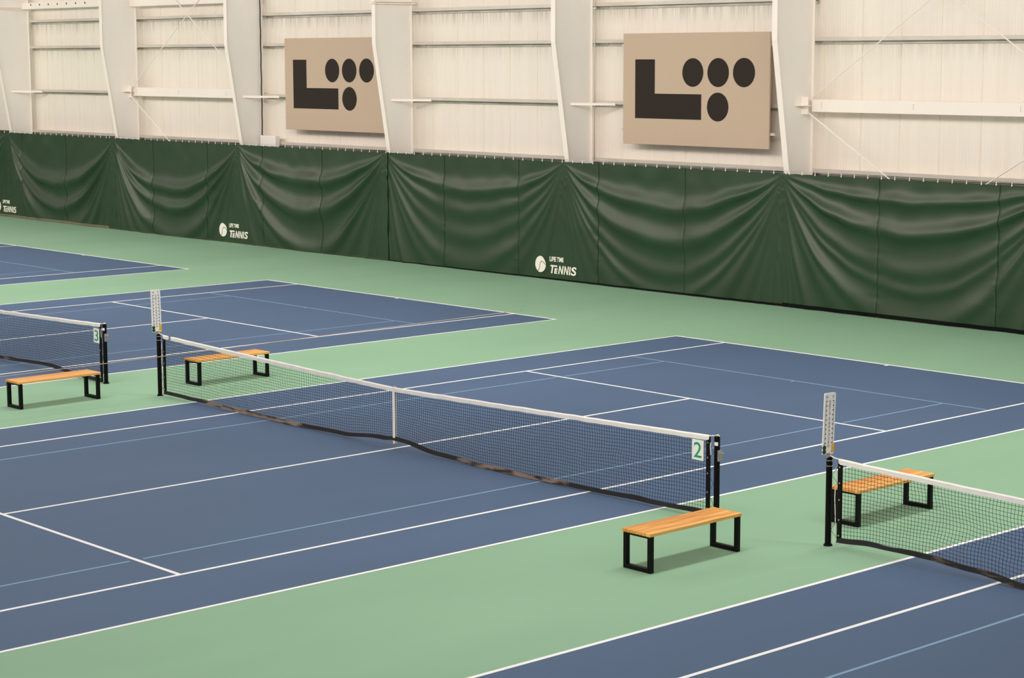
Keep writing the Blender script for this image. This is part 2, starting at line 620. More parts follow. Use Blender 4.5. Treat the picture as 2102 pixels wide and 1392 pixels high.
# white struts and bracing rods
for x0, x1, which, (xr0, xr1) in ((-36.35, -29.22, 'left', (-36.2, -29.22)), (-7.0, -0.02, 'right', (-7.0, 0.0))):
    t = thing('brace_strut', 'wide white horizontal steel strut in the %s bay of crossed rods' % which, 'beam',
              (x0, 17.95, 4.46), 0, 'white bracing struts')
    L_ = x1 - x0
    MB().box(0, L_, 0, 0.01, 0, 0.285).build('strut_web', M['flange'], t)
    MB().box(0, L_, 0.01, 0.12, 0.275, 0.285).build('strut_lip', M['flange'], t)
    MB().box(0, L_, 0.01, 0.12, 0, 0.01).build('strut_lip', M['flange'], t)
    for bx in (0.28, 2.85, 5.6):
        for bz in (0.11, 0.155, 0.2):
            m = MB()
            m.tube([(bx, -0.006, bz), (bx, 0.002, bz)], 0.012, 8)
            m.build('bolt', M['galv_dark'], t)
    dz = 0.664 if which == 'right' else 0.68
    dzl = 0.60 if which == 'right' else 0.645
    rods = [((xr0, 4.74), (xr1 - 0.1, 4.74 + dz * (xr1 - 0.1 - xr0)), 'rising to the right above the strut'),
            ((xr1, 4.74 if which == 'left' else 4.95), (xr0, 9.5), 'falling to the right above the strut'),
            ((xr0, 4.44), (xr1 - 0.1, max(0.1, 4.44 - dzl * (xr1 - xr0))), 'falling to the right below the strut'),
            ((xr1, 4.3), (xr0, 0.1), 'rising to the right below the strut')]
    for (xa, za), (xb, zb), what in rods:
        if which == 'left' and what.startswith('rising to the right below'):
            continue
        yr = 17.83 if what.startswith('falling') else 17.87
        o = MB().tube([(xa, yr, za), (xb, yr, zb)], 0.015, 8).build('brace_rod', M['flange'])
        tag(o, 'thin white bracing rod in the %s bay, %s' % (which, what), 'rod', 'cross bracing rods')

# hanging cable, conduit, small box
pts = []
for i in range(60):
    z = 7.9 - i * (7.9 - 3.12) / 59
    pts.append((-29.06 + 0.02 * noise.noise((z * 1.3, 0, 3)) + 0.008 * math.sin(z * 9), 18.12, z))
tag(MB().tube(pts, 0.018, 8).build('hanging_cable', M['cable'], smooth=True),
    'black cable hanging down the wall beside the column left of the smaller sign', 'cable')
tag(MB().tube([(-14.36, 18.17, 8.5), (-14.36, 18.17, 3.1)], 0.013, 8).build('conduit', M['galv'], smooth=True),
    'thin grey conduit running down the wall left of the larger tan sign', 'pipe')
t = thing('wall_box', 'flat white metal box above the curtain, below left of smaller sign', 'box', (-28.62, 18.0, 3.0))
MB().box(-0.4, 0.42, 0, 0.16, 0, 0.33).build('box_body', M['steel_white'], t, bevel=0.01)
MB().box(-0.37, 0.39, -0.006, 0.0, 0.03, 0.3).build('cover', M['steel_white'], t)

# ------------------------------------------------------------------ signs
SIGN_LABEL = ['larger tan wall sign with black L and four dots, fully visible at right',
              'smaller tan wall sign with black L and four dots, right edge hidden by column']


def make_sign(i, dx):
    t = thing('wall_sign', SIGN_LABEL[i], 'sign', (-10.69 + dx, 17.95, 3.555), 0, 'tan emblem signs')
    MB().box(-2.41, 2.41, 0, 0.045, 0, 2.74).build('panel', M['sign_tan'], t, bevel=0.006)
    ox, oz = -10.69, 3.555
    P = lambda x, z: (x - ox, z - oz)
    f = lambda a, b, tt: (a, tt, b)
    poly = [P(-12.675, 4.2), P(-10.44, 4.2), P(-10.44, 4.815), P(-12.0, 4.815), P(-12.0, 5.655), P(-12.675, 5.655)]
    m = MB()
    m.prism(poly, f, -0.004, 0.0)
    tag(m.build('emblem_letter', M['sign_dark'], t), 'dark brown letter L')
    for x, z in ((-10.725, 5.338), (-9.9, 5.34), (-9.08, 5.343), (-9.904, 4.518)):
        a, b = P(x, z)
        m = MB()
        m.prism([(a + 0.345 * math.cos(q * math.pi / 32), b + 0.345 * math.sin(q * math.pi / 32)) for q in range(64)], f, -0.004, 0.0)
        tag(m.build('emblem_dot', M['sign_dark'], t), 'dark brown round dot')
    for x in (-2.2, 2.2):
        for z in (0.35, 2.45):
            m = MB()
            m.box(x - 0.3, x + 0.34 if x > 0 else x + 0.3, 0.045, 0.09, z - 0.03, z + 0.03)
            m.box(x - 0.04, x + 0.04, 0.09, 0.44, z - 0.03, z + 0.03)
            m.build('mounting_bracket', M['galv'], t)


make_sign(0, 0.0)
make_sign(1, -14.47)

# ------------------------------------------------------------------ curtains
BAYFOLDS = {
    -51.03: [(.30, .10, .10), (.58, .10, .10), (.85, .09, .09)],
    -43.73: [(.56, .15, .085), (.84, .14, .075), (1.12, .08, .10)],
    -36.43: [(.52, .15, .075), (.72, .12, .07), (1.02, .10, .10)],
    -29.13: [(.32, .14, .08), (.62, .15, .10), (1.0, .11, .09)],
    -21.83: [(.31, .12, .07), (.50, .07, .08), (.72, .05, .08), (.98, .07, .10)],
    -14.53: [(.32, .13, .075), (.59, .12, .09), (.84, .05, .07), (1.02, .05, .06)],
    -7.23: [(.16, .10, .05), (.39, .13, .07), (.66, .05, .07), (.80, .04, .05), (1.05, .08, .10)],
    0.07: [(.30, .11, .08), (.58, .11, .09), (.85, .09, .08)],
}
rng = random.Random(11)
EXTRA = {}
for b, fl in BAYFOLDS.items():
    ex = []
    p = fl[-1][0] * 1.26
    while p < 16:
        ex.append((p, 0.10 * rng.uniform(0.5, 1.15), p * rng.uniform(0.12, 0.17)))
        p *= rng.uniform(1.38, 1.75)
    EXTRA[b] = fl + ex
SEAMS = [-48.6, -45.6, -42.69, -39.62, -33.96, -30.80, -27.80, -24.79, -19.25, -16.22, -13.24, -10.28, -4.45, -1.34, 1.7, 4.6]


def curtain_y(x, v):
    """offset of the cloth towards the hall at x, v metres below its top edge"""
    H = 3.03
    bi = 0
    for i in range(len(COLS) - 1):
        if COLS[i] <= x:
            bi = i
    xa, xb = COLS[bi], COLS[min(bi + 1, len(COLS) - 1)]
    u = min(1, max(0, (x - xa) / max(0.01, xb - xa)))
    bay = xa if xa in EXTRA else 0.07
    wob = 0.06 * noise.noise((x * 0.5, 1.7, bay)) + 0.03 * noise.noise((x * 1.7, v * 0.7, bay))
    uw = min(1, max(0, u + 0.035 * noise.noise((bay, v * 0.6, 0.3)) * math.sin(math.pi * u)))
    h = (4 * uw * (1 - uw)) ** 0.86
    s = v / (H * (h + 0.012)) + wob * 0.5 * min(1, h * 2)
    amp = min(1.0, 0.10 + 1.5 * h)
    d = 0.0
    for p, A, w in EXTRA[bay]:
        q = (s - p) / w
        if -3.2 < q < 3.2:
            # rounder above, undercut below
            qq = q * (0.9 if q < 0 else 1.25)
            d += (1.12 if bay < -22 else 0.88) * (0.85 + 0.25 * min(1, p)) * A * amp * math.exp(-qq * qq) * (1.0 + 0.25 * noise.noise((x * 0.9, p * 3, bay)))
    # small scallops under the hooks and puckers
    top = math.exp(-(s / 0.22) ** 2)
    d += top * 0.055 * min(1, v * 3) * noise.noise((x * 1.7, v * 0.6, 9.1)) * min(1, h * 1.6)
    d += 0.010 * noise.noise((x * 0.9, v * 1.1, 4.2))
    for sx in SEAMS:
        e = abs(x - sx)
        if e < 0.7:
            d *= 1 - 0.28 * math.exp(-(e / 0.28) ** 2)
        if e < 0.5:
            d += 0.009 * math.exp(-e / 0.14) * noise.noise((sx, v * 9.0, e * 1.5)) * min(1, v)
            d -= 0.02 * math.exp(-(e / 0.03) ** 2)
    # calm cloth around the printed logo
    for lx in (-14.76, -29.36, -44.1):
        ex, ez = abs(x - lx) / 1.0, abs(v - 2.65) / 0.62
        k = max(ex, ez)
        if k < 1.6:
            d *= 0.35 + 0.65 * min(1, max(0, (k - 0.75) / 0.85))
    return d * (0.75 + 0.25 * min(1, (3.03 - v) * 2)) * min(1.0, 0.25 + v * 1.6)


def cur_xyz(x, z, off=0.0, base=CUR_Y):
    return (x, base - curtain_y(x, CUR_TOP - z) - off, z)


SECT = [(-51.0, -36.72, 'green vinyl backdrop curtain at the far left, cut by the frame', 0.0),
        (-36.80, -21.70, 'green vinyl backdrop curtain hanging below the smaller tan sign', -0.012),
        (-21.76, -7.10, 'green vinyl backdrop curtain hanging below the larger tan sign', 0.012),
        (-7.16, 7.3, 'green vinyl backdrop curtain at the far right, below the white strut', -0.012)]
hook = None
for x0, x1, lab, dy in SECT:
    base = CUR_Y + dy
    t = thing('backdrop_curtain', lab, 'curtain', (x0, base, 0.0), 0, 'green backdrop curtains')
    nx = int((x1 - x0) / 0.038)
    nz = 90
    z0, z1 = 0.03, CUR_TOP
    m = MB()
    for j in range(nz + 1):
        z = z1 + (z0 - z1) * j / nz
        for i in range(nx + 1):
            x = x0 + (x1 - x0) * i / nx
            px, py, pz = cur_xyz(x, z, 0, base)
            zz = z + (0.004 * math.sin((x + 0.2) * 2 * math.pi / 0.372) - 0.004 if j == 0 else 0)
            m.v.append((px - x0, py - base, zz))
    W_ = nx + 1
    for j in range(nz):
        for i in range(nx):
            a = j * W_ + i
            m.f.append((a, a + W_, a + W_ + 1, a + 1))
    m.build('cloth', M['curtain'], t, smooth=True)
    for sx in SEAMS:
        if x0 + 0.2 < sx < x1 - 0.2:
            ms = MB()
            n = 100
            for j in range(n + 1):
                z = z1 + (z0 - z1) * j / n
                jx = 0.006 * noise.noise((sx, z * 5, 0))
                for e in (-0.008, 0.008):
                    p = cur_xyz(sx + e + jx, z, 0.006, base)
                    ms.v.append((p[0] - x0, p[1] - base, p[2]))
            for j in range(n):
                ms.f.append((2 * j, 2 * j + 2, 2 * j + 3, 2 * j + 1))
            tag(ms.build('seam', M['seam'], t, smooth=True), 'dark stitched vertical seam')
    # lower hem: tan painted as a lit edge, black as the shaded floor gap
    k_s = [q[0] for q in SECT].index(x0)
    hh, hm = [(0.075, 'hem_lit_tan'), (0.06, 'hem_green'), (0.052, 'hem_gap_shade'), (0.085, 'hem_gap_shade')][k_s]
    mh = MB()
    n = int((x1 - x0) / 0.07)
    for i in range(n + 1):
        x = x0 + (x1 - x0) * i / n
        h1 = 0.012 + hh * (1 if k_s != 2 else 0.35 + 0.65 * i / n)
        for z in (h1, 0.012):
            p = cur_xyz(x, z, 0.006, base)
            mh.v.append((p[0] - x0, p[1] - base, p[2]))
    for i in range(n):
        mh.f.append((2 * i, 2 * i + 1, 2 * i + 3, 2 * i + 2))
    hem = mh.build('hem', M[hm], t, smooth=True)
    if hm == 'hem_gap_shade':
        tag(hem, 'black strip painted in for the dark gap along the bottom edge')
    # hooks
    x = max(x0, -46.3) + 0.15
    while x < min(x1, 0.6):
        if hook is None:
            mk = MB()
            mk.box(-0.006, 0.006, -0.005, 0.005, -0.045, 0.025)
            mk.box(-0.011, 0.011, -0.007, 0.007, -0.055, -0.03)
            hook = mk.build('hook', M['flange'], t)
            o = hook
        else:
            o = hook.copy()
            col.objects.link(o)
            o.parent = t
        o.location = (x - x0 + random.uniform(-0.01, 0.01), -dy - 0.01, 3.105)
        x += 0.372
    # logo
    lx = {0: -44.58, 1: -29.97, 2: -15.37}.get([s[0] for s in SECT].index(x0))
    if lx is None:
        continue
    T = lambda a, b, off=0.012: tuple(p - q for p, q in zip(cur_xyz(lx + a, b, off, base), (x0, base, 0)))
    mball = MB()
    n = 48
    rings = 5
    vs = [T(0, 0.382)]
    for r_ in range(1, rings + 1):
        for q in range(n):
            an = 2 * math.pi * q / n
            vs.append(T(0.205 * r_ / rings * math.cos(an), 0.382 + 0.212 * r_ / rings * math.sin(an)))
    fs = [(0, 1 + q, 1 + (q + 1) % n) for q in range(n)]
    for r_ in range(rings - 1):
        o0, o1 = 1 + r_ * n, 1 + (r_ + 1) * n
        fs += [(o0 + q, o1 + q, o1 + (q + 1) % n, o0 + (q + 1) % n) for q in range(n)]
    mball.add(vs, fs)
    tag(mball.build('ball_emblem', M['logo'], t), 'white tennis ball emblem')
    ms = MB()
    crv = []
    for q in range(33):
        s_ = q / 32.0
        # S-shaped seam from lower left edge up and over to the right edge
        p0, p1, p2, p3 = Vector((-0.11, -0.175)), Vector((0.03, -0.15)), Vector((-0.06, 0.07)), Vector((0.065, 0.075))
        p4, p5, p6 = Vector((0.13, 0.075)), Vector((0.165, 0.03)), Vector((0.2, -0.01))
        if s_ < 0.6:
            w_ = s_ / 0.6
            c = p0 * (1 - w_) ** 3 + p1 * 3 * w_ * (1 - w_) ** 2 + p2 * 3 * w_ * w_ * (1 - w_) + p3 * w_ ** 3
        else:
            w_ = (s_ - 0.6) / 0.4
            c = p3 * (1 - w_) ** 3 + p4 * 3 * w_ * (1 - w_) ** 2 + p5 * 3 * w_ * w_ * (1 - w_) + p6 * w_ ** 3
        crv.append(c)
    for q, c in enumerate(crv):
        d = (crv[min(q + 1, 32)] - crv[max(q - 1, 0)]).normalized()
        nrm = Vector((-d.y, d.x)) * 0.007
        for s_ in (-1, 1):
            ms.v.append(T(c.x + nrm.x * s_, 0.382 + c.y + nrm.y * s_, 0.017))
    for q in range(32):
        ms.f.append((2 * q, 2 * q + 1, 2 * q + 3, 2 * q + 2))
    tag(ms.build('ball_seam', M['logo_dark'], t), 'dark curved seam line across the ball')
    m1 = MB()
    f2 = lambda a, b: T(a, b, 0.014)
    put_text(m1, 'LIFE', (0.345, 0.585, 0.482, 0.605), f2, bold=0.036)
    put_text(m1, 'TIME', (0.615, 0.865, 0.482, 0.605), f2, bold=0.036)
    tag(m1.build('lettering', M['logo'], t), 'white words LIFE TIME')
    m1 = MB()
    ZB, ZT = 0.170, 0.388
    sh = lambda a, b: T(a + 0.20 * (b - ZB), b, 0.014)

    def poly(pts):
        m1.add([sh(a, b) for a, b in pts], [tuple(range(len(pts)))])
    # T whose bar runs over a small E
    poly([(0.345, ZT - 0.042), (0.60, ZT - 0.042), (0.60, ZT), (0.345, ZT)])
    poly([(0.40, ZB), (0.455, ZB), (0.455, ZT - 0.042), (0.40, ZT - 0.042)])
    poly([(0.51, ZB), (0.555, ZB), (0.555, ZT - 0.075), (0.51, ZT - 0.075)])
    for zz in (ZB, ZB + 0.055, ZT - 0.11):
        poly([(0.555, zz), (0.63, zz), (0.63, zz + 0.034), (0.555, zz + 0.034)])
    for xn in (0.665, 0.865):
        w_ = 0.165
        poly([(xn, ZB), (xn + 0.045, ZB), (xn + 0.045, ZT), (xn, ZT)])
        poly([(xn + w_ - 0.045, ZB), (xn + w_, ZB), (xn + w_, ZT), (xn + w_ - 0.045, ZT)])
        poly([(xn + 0.045, ZT), (xn + 0.045, ZT - 0.075), (xn + w_ - 0.045, ZB), (xn + w_ - 0.045, ZB + 0.075)])
    poly([(1.06, ZB), (1.11, ZB), (1.11, ZT), (1.06, ZT)])
    put_text(m1, 'S', (1.14, 1.33, ZB - 0.004, ZT + 0.004), sh, bold=0.03)
    tag(m1.build('lettering', M['logo'], t), 'white slanted word TENNIS')

m = MB()
cpts = []
for i in range(0, 260):
    x = -51 + i * (58.3 / 259)
    u = ((x - COLS[0]) % 7.3) / 7.3
    cpts.append((x, CUR_Y + 0.0, 3.128 - 0.02 * 4 * u * (1 - u)))
m.tube(cpts, 0.006, 6)
tag(m.build('curtain_cable', M['wire'], smooth=True), 'thin horizontal wire cable from which the green curtains hang by hooks', 'cable')

# ------------------------------------------------------------------ nets


def interp(tab, x):
    if x <= tab[0][0]:
        return tab[0][1]
    for (a, fa), (b, fb) in zip(tab[:-1], tab[1:]):
        if x <= b:
            w = (x - a) / (b - a)
            w = w * w * (3 - 2 * w)
            return fa + (fb - fa) * w
    return tab[-1][1]


NETBOT = {
    0: [(-6.3, .05), (-5.2, .045), (-4.2, .027), (-2.6, .012), (-1.3, .03), (-.25, .105), (0, .125), (.22, .117), (1, .04), (2, .008), (3, .008), (4, .02), (5, .035), (6.3, .05)],
    1: [(-6.3, .07), (-5.7, .105), (-5.0, .105), (-4.35, .07), (-3.7, .014), (-2, .02), (0, .12), (2, .02), (4, .03), (6.3, .05)],
    -1: [(-6.3, .05), (-3, .02), (0, .12), (2.5, .035), (4.4, .09), (5.4, .03), (6.3, .012)],
}
NETLAB = {
    0: 'black mesh tennis net with white headband and number 2 plate, crossing the middle court',
    1: 'black mesh tennis net with white headband cut off by right frame edge',
    -1: 'black mesh tennis net with white headband and number 3 plate at left edge',
}


def net_top(x):
    a = abs(x) / 6.27
    return 0.914 + (1.065 - 0.914) * (0.82 * a + 0.18 * a * a)


def make_net(k):
    cx = k * D
    t = thing('tennis_net', NETLAB[k], 'tennis net', (cx, 0, 0), 0, 'nets across the courts')
    rn = random.Random(30 + k)
    XE = 6.27
    bot = lambda x: interp(NETBOT[k], x) + 0.006 * noise.noise((x * 2.3, k * 5.0, 0))

    def warp(x, s):       # s 0 bottom .. 1 top
        zt, zb = net_top(x) - 0.05, bot(x) + 0.05
        e = math.sin(math.pi * min(1, max(0, s)))
        ed = min(1, (XE - abs(x)) * 1.2)
        dx = ed * e * (0.030 * noise.noise((x * 1.1, s * 3.1, k)) + 0.014 * noise.noise((x * 4.2, s * 7.0, k + 3)))
        dz = ed * e * (0.018 * noise.noise((x * 1.6, s * 4.0, k + 7)) + 0.010 * noise.noise((x * 5.0, s * 6.0, k + 9)))
        dy = ed * e * 0.05 * noise.noise((x * 0.5, s * 1.2, k + 5))
        return (x + dx, dy, zb + (zt - zb) * s + dz)
    m = MB()
    nv = int(2 * XE / 0.0465)
    nh = 20
    r = 0.0025
    for i in range(nv + 1):
        x = -XE + 2 * XE * i / nv
        m.tube([warp(x, j / 20.0) for j in range(21)], r, 3, cap=False)
    for j in range(nh):
        s = j / (nh - 1.0)
        m.tube([warp(-XE + 2 * XE * i / 180, s) for i in range(181)], r, 3, cap=False)
    m.build('netting', M['cord'], t)
    # white headband, folded over the cable
    spans = [(-6.275, -6.12), (-6.03, 6.275)] if k == 0 else [(-6.275, 6.275)]
    m = MB()
    for xa, xb in spans:
        n = max(3, int((xb - xa) / 0.06))
        ring = []
        for i in range(n + 1):
            x = xa + (xb - xa) * i / n
            zt = net_top(x) + 0.006 * noise.noise((x * 3, k, 2))
            hb = 0.064 + 0.006 * noise.noise((x * 5, k, 8))
            yb = 0.004 * noise.noise((x * 4, k, 5))
            ring.append([(x, -0.012 + yb, zt - hb), (x, -0.014 + yb, zt - 0.012), (x, 0, zt + 0.004), (x, 0.014 + yb, zt - 0.012), (x, 0.012 + yb, zt - hb)])
        o0 = len(m.v)
        for rr in ring:
            m.v.extend(rr)
        for i in range(n):
            for q in range(5):
                q2 = (q + 1) % 5
                a = o0 + i * 5
                m.f.append((a + q, a + q2, a + 5 + q2, a + 5 + q))
        m.f.append(tuple(o0 + q for q in range(5)))
        m.f.append(tuple(o0 + n * 5 + q for q in reversed(range(5))))
    m.build('headband', M['band'], t, smooth=False)
    # bottom binding
    m = MB()
    n = 220
    for i in range(n + 1):
        x = -XE + 2 * XE * i / n
        b = max(0.006, bot(x))
        hb = 0.052 + 0.018 * noise.noise((x * 1.9, k, 12))
        yy = -0.02 + 0.025 * noise.noise((x * 1.4, k, 14))
        m.v.extend([(x, yy - 0.016, b), (x, -0.010, b + hb), (x, 0.010, b + hb), (x, yy + 0.016, b)])
    for i in range(n):
        for q in range(4):
            q2 = (q + 1) % 4
            m.f.append((4 * i + q, 4 * i + q2, 4 * i + 4 + q2, 4 * i + 4 + q))
    m.f.append((0, 1, 2, 3))
    m.f.append((4 * n + 3, 4 * n + 2, 4 * n + 1, 4 * n))
    m.build('bottom_band', M['frayed' if k == 0 else 'bottom'], t)
    # side bands with brass eyelets
    for s in (-1, 1):
        if (k == 1 and s > 0) or (k == -1 and s < 0):
            continue
        xs = s * 6.255
        zb = bot(xs)
        o = MB().box(xs - 0.028, xs + 0.028, -0.012, 0.012, zb - 0.005, net_top(6.27) - 0.02).build('side_band', M['bandblack'], t)
        for z in (zb + 0.08, 0.34, 0.58, 0.78, 0.97):
            m = MB()
            m.tube([(xs, -0.016, z), (xs, 0.016, z)], 0.011, 10)
            m.build('eyelet', M['brass'], o)
        # lacing between band and post
        m = MB()
        zz = [0.97, 0.86, 0.78, 0.68, 0.58, 0.46, 0.34, 0.2, 0.12]
        pts = [((xs + s * 0.02) if i % 2 == 0 else (s * 6.365), -0.02, z) for i, z in enumerate(zz)]
        m.tube(pts, 0.0025, 5)
        m.build('lacing_cord', M['bandblack'], t)
        m = MB()
        m.tube([(xs + s * 0.02, 0, net_top(6.27) - 0.005), (s * 6.36, 0, net_top(6.27) + 0.005), (s * 6.41, 0, 1.088), (s * 6.44, 0, 1.075)], 0.008, 6)
        tag(m.build('tension_cable', M['flange'], t, smooth=True), 'white tension cable over the post top')
        m = MB()
        if s < 0:
            m.tube([(xs + s * 0.055, -0.01, 0.95), (xs + s * 0.058, -0.02, 0.6), (xs + s * 0.05, -0.01, 0.3), (xs + s * 0.06, -0.02, 0.03)], 0.006, 5)
        else:
            m.tube([(xs + 0.05, -0.01, 0.98), (xs + 0.05, -0.02, 0.92), (xs + 0.055, -0.02, 0.88), (xs + 0.06, -0.02, 0.82)], 0.006, 5)
        tag(m.build('tie_cord', M['flange'], t), 'loose white cord')
    # centre strap
    m = MB()
    zt = net_top(0)
    for yy in (-0.018, 0.016):
        m.hexa([(-0.022, yy, 0.07), (0.022, yy, 0.07), (0.022, yy + 0.003, 0.07), (-0.022, yy + 0.003, 0.07),
                (-0.027, yy, 0.2), (0.027, yy, 0.2), (0.027, yy + 0.003, 0.2), (-0.027, yy + 0.003, 0.2)])
        m.box(-0.027, 0.027, yy, yy + 0.003, 0.2, zt - 0.0)
    m.box(-0.027, 0.027, -0.018, 0.019, zt + 0.003, zt + 0.008)
    st = m.build('centre_strap', M['band'], t)
    m = MB()
    m.box(-0.018, 0.018, -0.02, 0.02, 0.045, 0.075)
    m.tube([(0, 0, 0.05), (0.004, 0, 0.025), (0, 0, 0.003)], 0.005, 6)
    m.build('buckle', M['chrome'], st)
    return t


for k in (0, 1, -1):
    make_net(k)


# ------------------------------------------------------------------ posts
def make_post(label, x, winch):
    t = thing('net_post', label, 'net post', (x, 0, 0), 0, 'black net posts')
    R_ = 0.037
    m = MB()
    m.tube([(0, 0, 0.0), (0, 0, 1.06), (0, 0, 1.072)], [R_, R_, R_ * 0.9], 24)
    m.build('pole', M['black'], t, smooth=False)
    m = MB()
    m.tube([(0, 0, 0.0), (0, 0, 0.022)], [0.055, 0.048], 24)
    m.build('base_collar', M['black'], t)
    m = MB()
    m.tube([(-0.0 - 0.02, 0, 1.062), (0.02, 0, 1.062)], 0.022, 14)
    m.build('pulley', M['chrome'], t)
    if winch:
        m = MB()
        m.box(0.036, 0.06, -0.035, 0.03, 0.76, 0.90)
        m.box(0.06, 0.075, -0.012, 0.016, 0.80, 0.865)
        w = m.build('winch', M['chrome'], t, bevel=0.004)
        m = MB()
        m.tube([(0.06, 0.0, 0.86), (0.10, 0.0, 0.872)], 0.013, 10)
        m.build('winch_spindle', M['chrome'], w)
        m = MB()
        n = 8
        for i in range(n):
            a0 = -1.9 + 1.4 * i / n
            a1 = -1.9 + 1.4 * (i + 1) / n
            rr = R_ + 0.001
            m.add([(rr * math.cos(a0), rr * math.sin(a0), 0.955), (rr * math.cos(a1), rr * math.sin(a1), 0.955),
                   (rr * math.cos(a1), rr * math.sin(a1), 1.0), (rr * math.cos(a0), rr * math.sin(a0), 1.0)], [(0, 1, 2, 3)])
        tag(m.build('sticker', M['white_plastic'], t), 'small white sticker')
    else:
        for z in (0.965, 1.03):
            m = MB()
            m.tube([(0, 0, z - 0.005), (0, 0, z + 0.005)], R_ + 0.003, 24)
            m.box(R_ - 0.005, R_ + 0.022, -0.008, 0.008, z - 0.008, z + 0.008)
            tag(m.build('clamp_band', M['chrome'], t), 'silver clamp band')
    return t


make_post('black net post at the right end of the net marked 2, with winch', 6.40, True)
make_post('black net post with winch at the right end of the net marked 3', 6.40 - D, True)
make_post('black net post carrying the white scoreboard left of the net marked 2', -6.42, False)
make_post('black net post carrying the white scoreboard nearest the right frame edge', D - 6.42, False)


# ------------------------------------------------------------------ scoreboards
def scoreboard(label, x, lean, width, yc):
    t = thing('scoreboard', label, 'scoreboard', (x, yc, 1.06), 0, 'scoreboards on net posts')
    t.rotation_euler = (lean, 0, 0)
    hw = width / 2
    z0, z1 = 0.045, 0.775
    m = MB()
    pl = []
    for (cy, cz, a0) in ((hw - 0.02, z1 - 0.02, 0), (-hw + 0.02, z1 - 0.02, 90), (-hw + 0.02, z0 + 0.02, 180), (hw - 0.02, z0 + 0.02, 270)):
        for q in range(6):
            a = math.radians(a0 + 18 * q)
            pl.append((cy + 0.02 * math.cos(a), cz + 0.02 * math.sin(a)))
    m.prism(pl, lambda a, b, tt: (tt, a, b), -0.006, 0.006)
    bd = m.build('board', M['white_plastic'], t)
    # printed scale: two ruled edges with ticks, H and V, a column of characters
    m = MB()
    X = 0.0072

    def rect(a0, a1, b0, b1):
        m.add([(X, a0, b0), (X, a1, b0), (X, a1, b1), (X, a0, b1)], [(0, 1, 2, 3)])
    for s in (-1, 1):
        e = s * (hw - 0.032)
        rect(e - 0.003, e + 0.003, z0 + 0.10, z1 - 0.09)
        for i in range(10):
            zz = z1 - 0.095 - i * 0.0555
            a, b = sorted((e - s * 0.022, e + 0.0))
            rect(a, b, zz - 0.006, zz + 0.006)
    f = lambda a, b: (X, a, b)
    put_text(m, 'H', (-hw + 0.028, -hw + 0.062, z1 - 0.065, z1 - 0.027), f)
    put_text(m, 'V', (hw - 0.062, hw - 0.028, z1 - 0.065, z1 - 0.027), f)
    chars = 'SETS16543210'
    z = z1 - 0.085
    for i, ch in enumerate(chars):
        hgt = 0.036
        w_ = 0.03 if ch != '1' else 0.012
        put_text(m, ch, (-w_ / 2, w_ / 2, z - hgt, z), f)
        z -= 0.046
        if i == 3:
            z -= 0.02
    tag(m.build('printed_scale', M['print'], bd), 'grey printed letters, digits and tick marks')
    for s, mt, nm in ((-1, 'clip_green', 'dark green'), (1, 'clip_yellow', 'yellow')):
        for i in range(2):
            m = MB()
            e = s * (hw - 0.026)
            m.tube([(-0.016, e, z0 + 0.035 + 0.05 * i + (0.012 if s > 0 else 0)), (0.016, e, z0 + 0.035 + 0.05 * i + (0.012 if s > 0 else 0))], 0.027, 16)
            tag(m.build('score_marker', M[mt], t), '%s round sliding marker' % nm)
    m = MB()
    m.box(-0.012, 0.012, -0.03, 0.03, 0.0, 0.06)
    m.build('bracket', M['chrome'], t)
    return t


scoreboard('tall white scoreboard on the post left of the net marked 2', -6.42, math.radians(1.0), 0.185, -0.03)
scoreboard('tall white scoreboard on the post nearest the right frame edge', D - 6.42, math.radians(-2.2), 0.205, -0.04)


# ------------------------------------------------------------------ number plates
def plate(ch, label, xc, zc, tilt):
    t = thing('number_plate', label, 'sign', (xc, -0.024, zc), 0, 'court number plates on the nets')
    t.rotation_euler = (0, tilt, 0)
    MB().box(-0.098, 0.098, -0.004, 0.0, -0.13, 0.13).build('plate', M['white_plastic'], t, bevel=0.003)
    m = MB()
    put_text(m, ch, (-0.066, 0.066, -0.098, 0.098), lambda a, b: (a, -0.0055, b), bold=0.004)
    tag(m.build('digit', M['digit_green'], t), 'green digit %s' % ch)


plate('2', 'white plate with green digit 2 hung on the middle net beside its right post', 6.10, 0.858, 0.0)
plate('3', 'white plate with green digit 3 hung on the left net beside its right post', -8.435, 0.84, 0.03)


# ------------------------------------------------------------------ benches
def make_bench(label, loc, rz):
    t = thing('bench', label, 'bench', loc, rz, 'wooden court benches')
    Wd, Ln, Hs, Th = 0.44, 1.56, 0.46, 0.038
    m = MB()
    n = 6
    pw = Wd / n
    for i in range(n):
        g = 0.0012 if i else 0.0
        m.box(-Wd / 2 + i * pw + g, -Wd / 2 + (i + 1) * pw - 0.0012, -Ln / 2, Ln / 2, Hs - Th, Hs)
    m.build('seat', M['wood'], t, bevel=0.004)
    for s in (-1, 1):
        m = MB()
        y = s * (Ln / 2 - 0.045)
        w, d = 0.05, 0.03
        hx = Wd / 2 - 0.008
        f = lambda a, b, tt: (a, tt, b)
        out = [(-hx, 0), (hx, 0), (hx, Hs - Th), (-hx, Hs - Th)]
        inn = [(-hx + w, w), (hx - w, w), (hx - w, Hs - Th - w * 0.5), (-hx + w, Hs - Th - w * 0.5)]
        vs = [f(a, b, y - d) for a, b in out + inn] + [f(a, b, y + d) for a, b in out + inn]
        fs = []
        for i in range(4):
            j = (i + 1) % 4
            fs += [(i, j, 4 + j, 4 + i), (8 + i, 12 + i, 12 + j, 8 + j), (i, 8 + i, 8 + j, j), (4 + i, 4 + j, 12 + j, 12 + i)]
        m.add(vs, fs)
        m.build('leg', M['leg'], t, bevel=0.004)
    return t


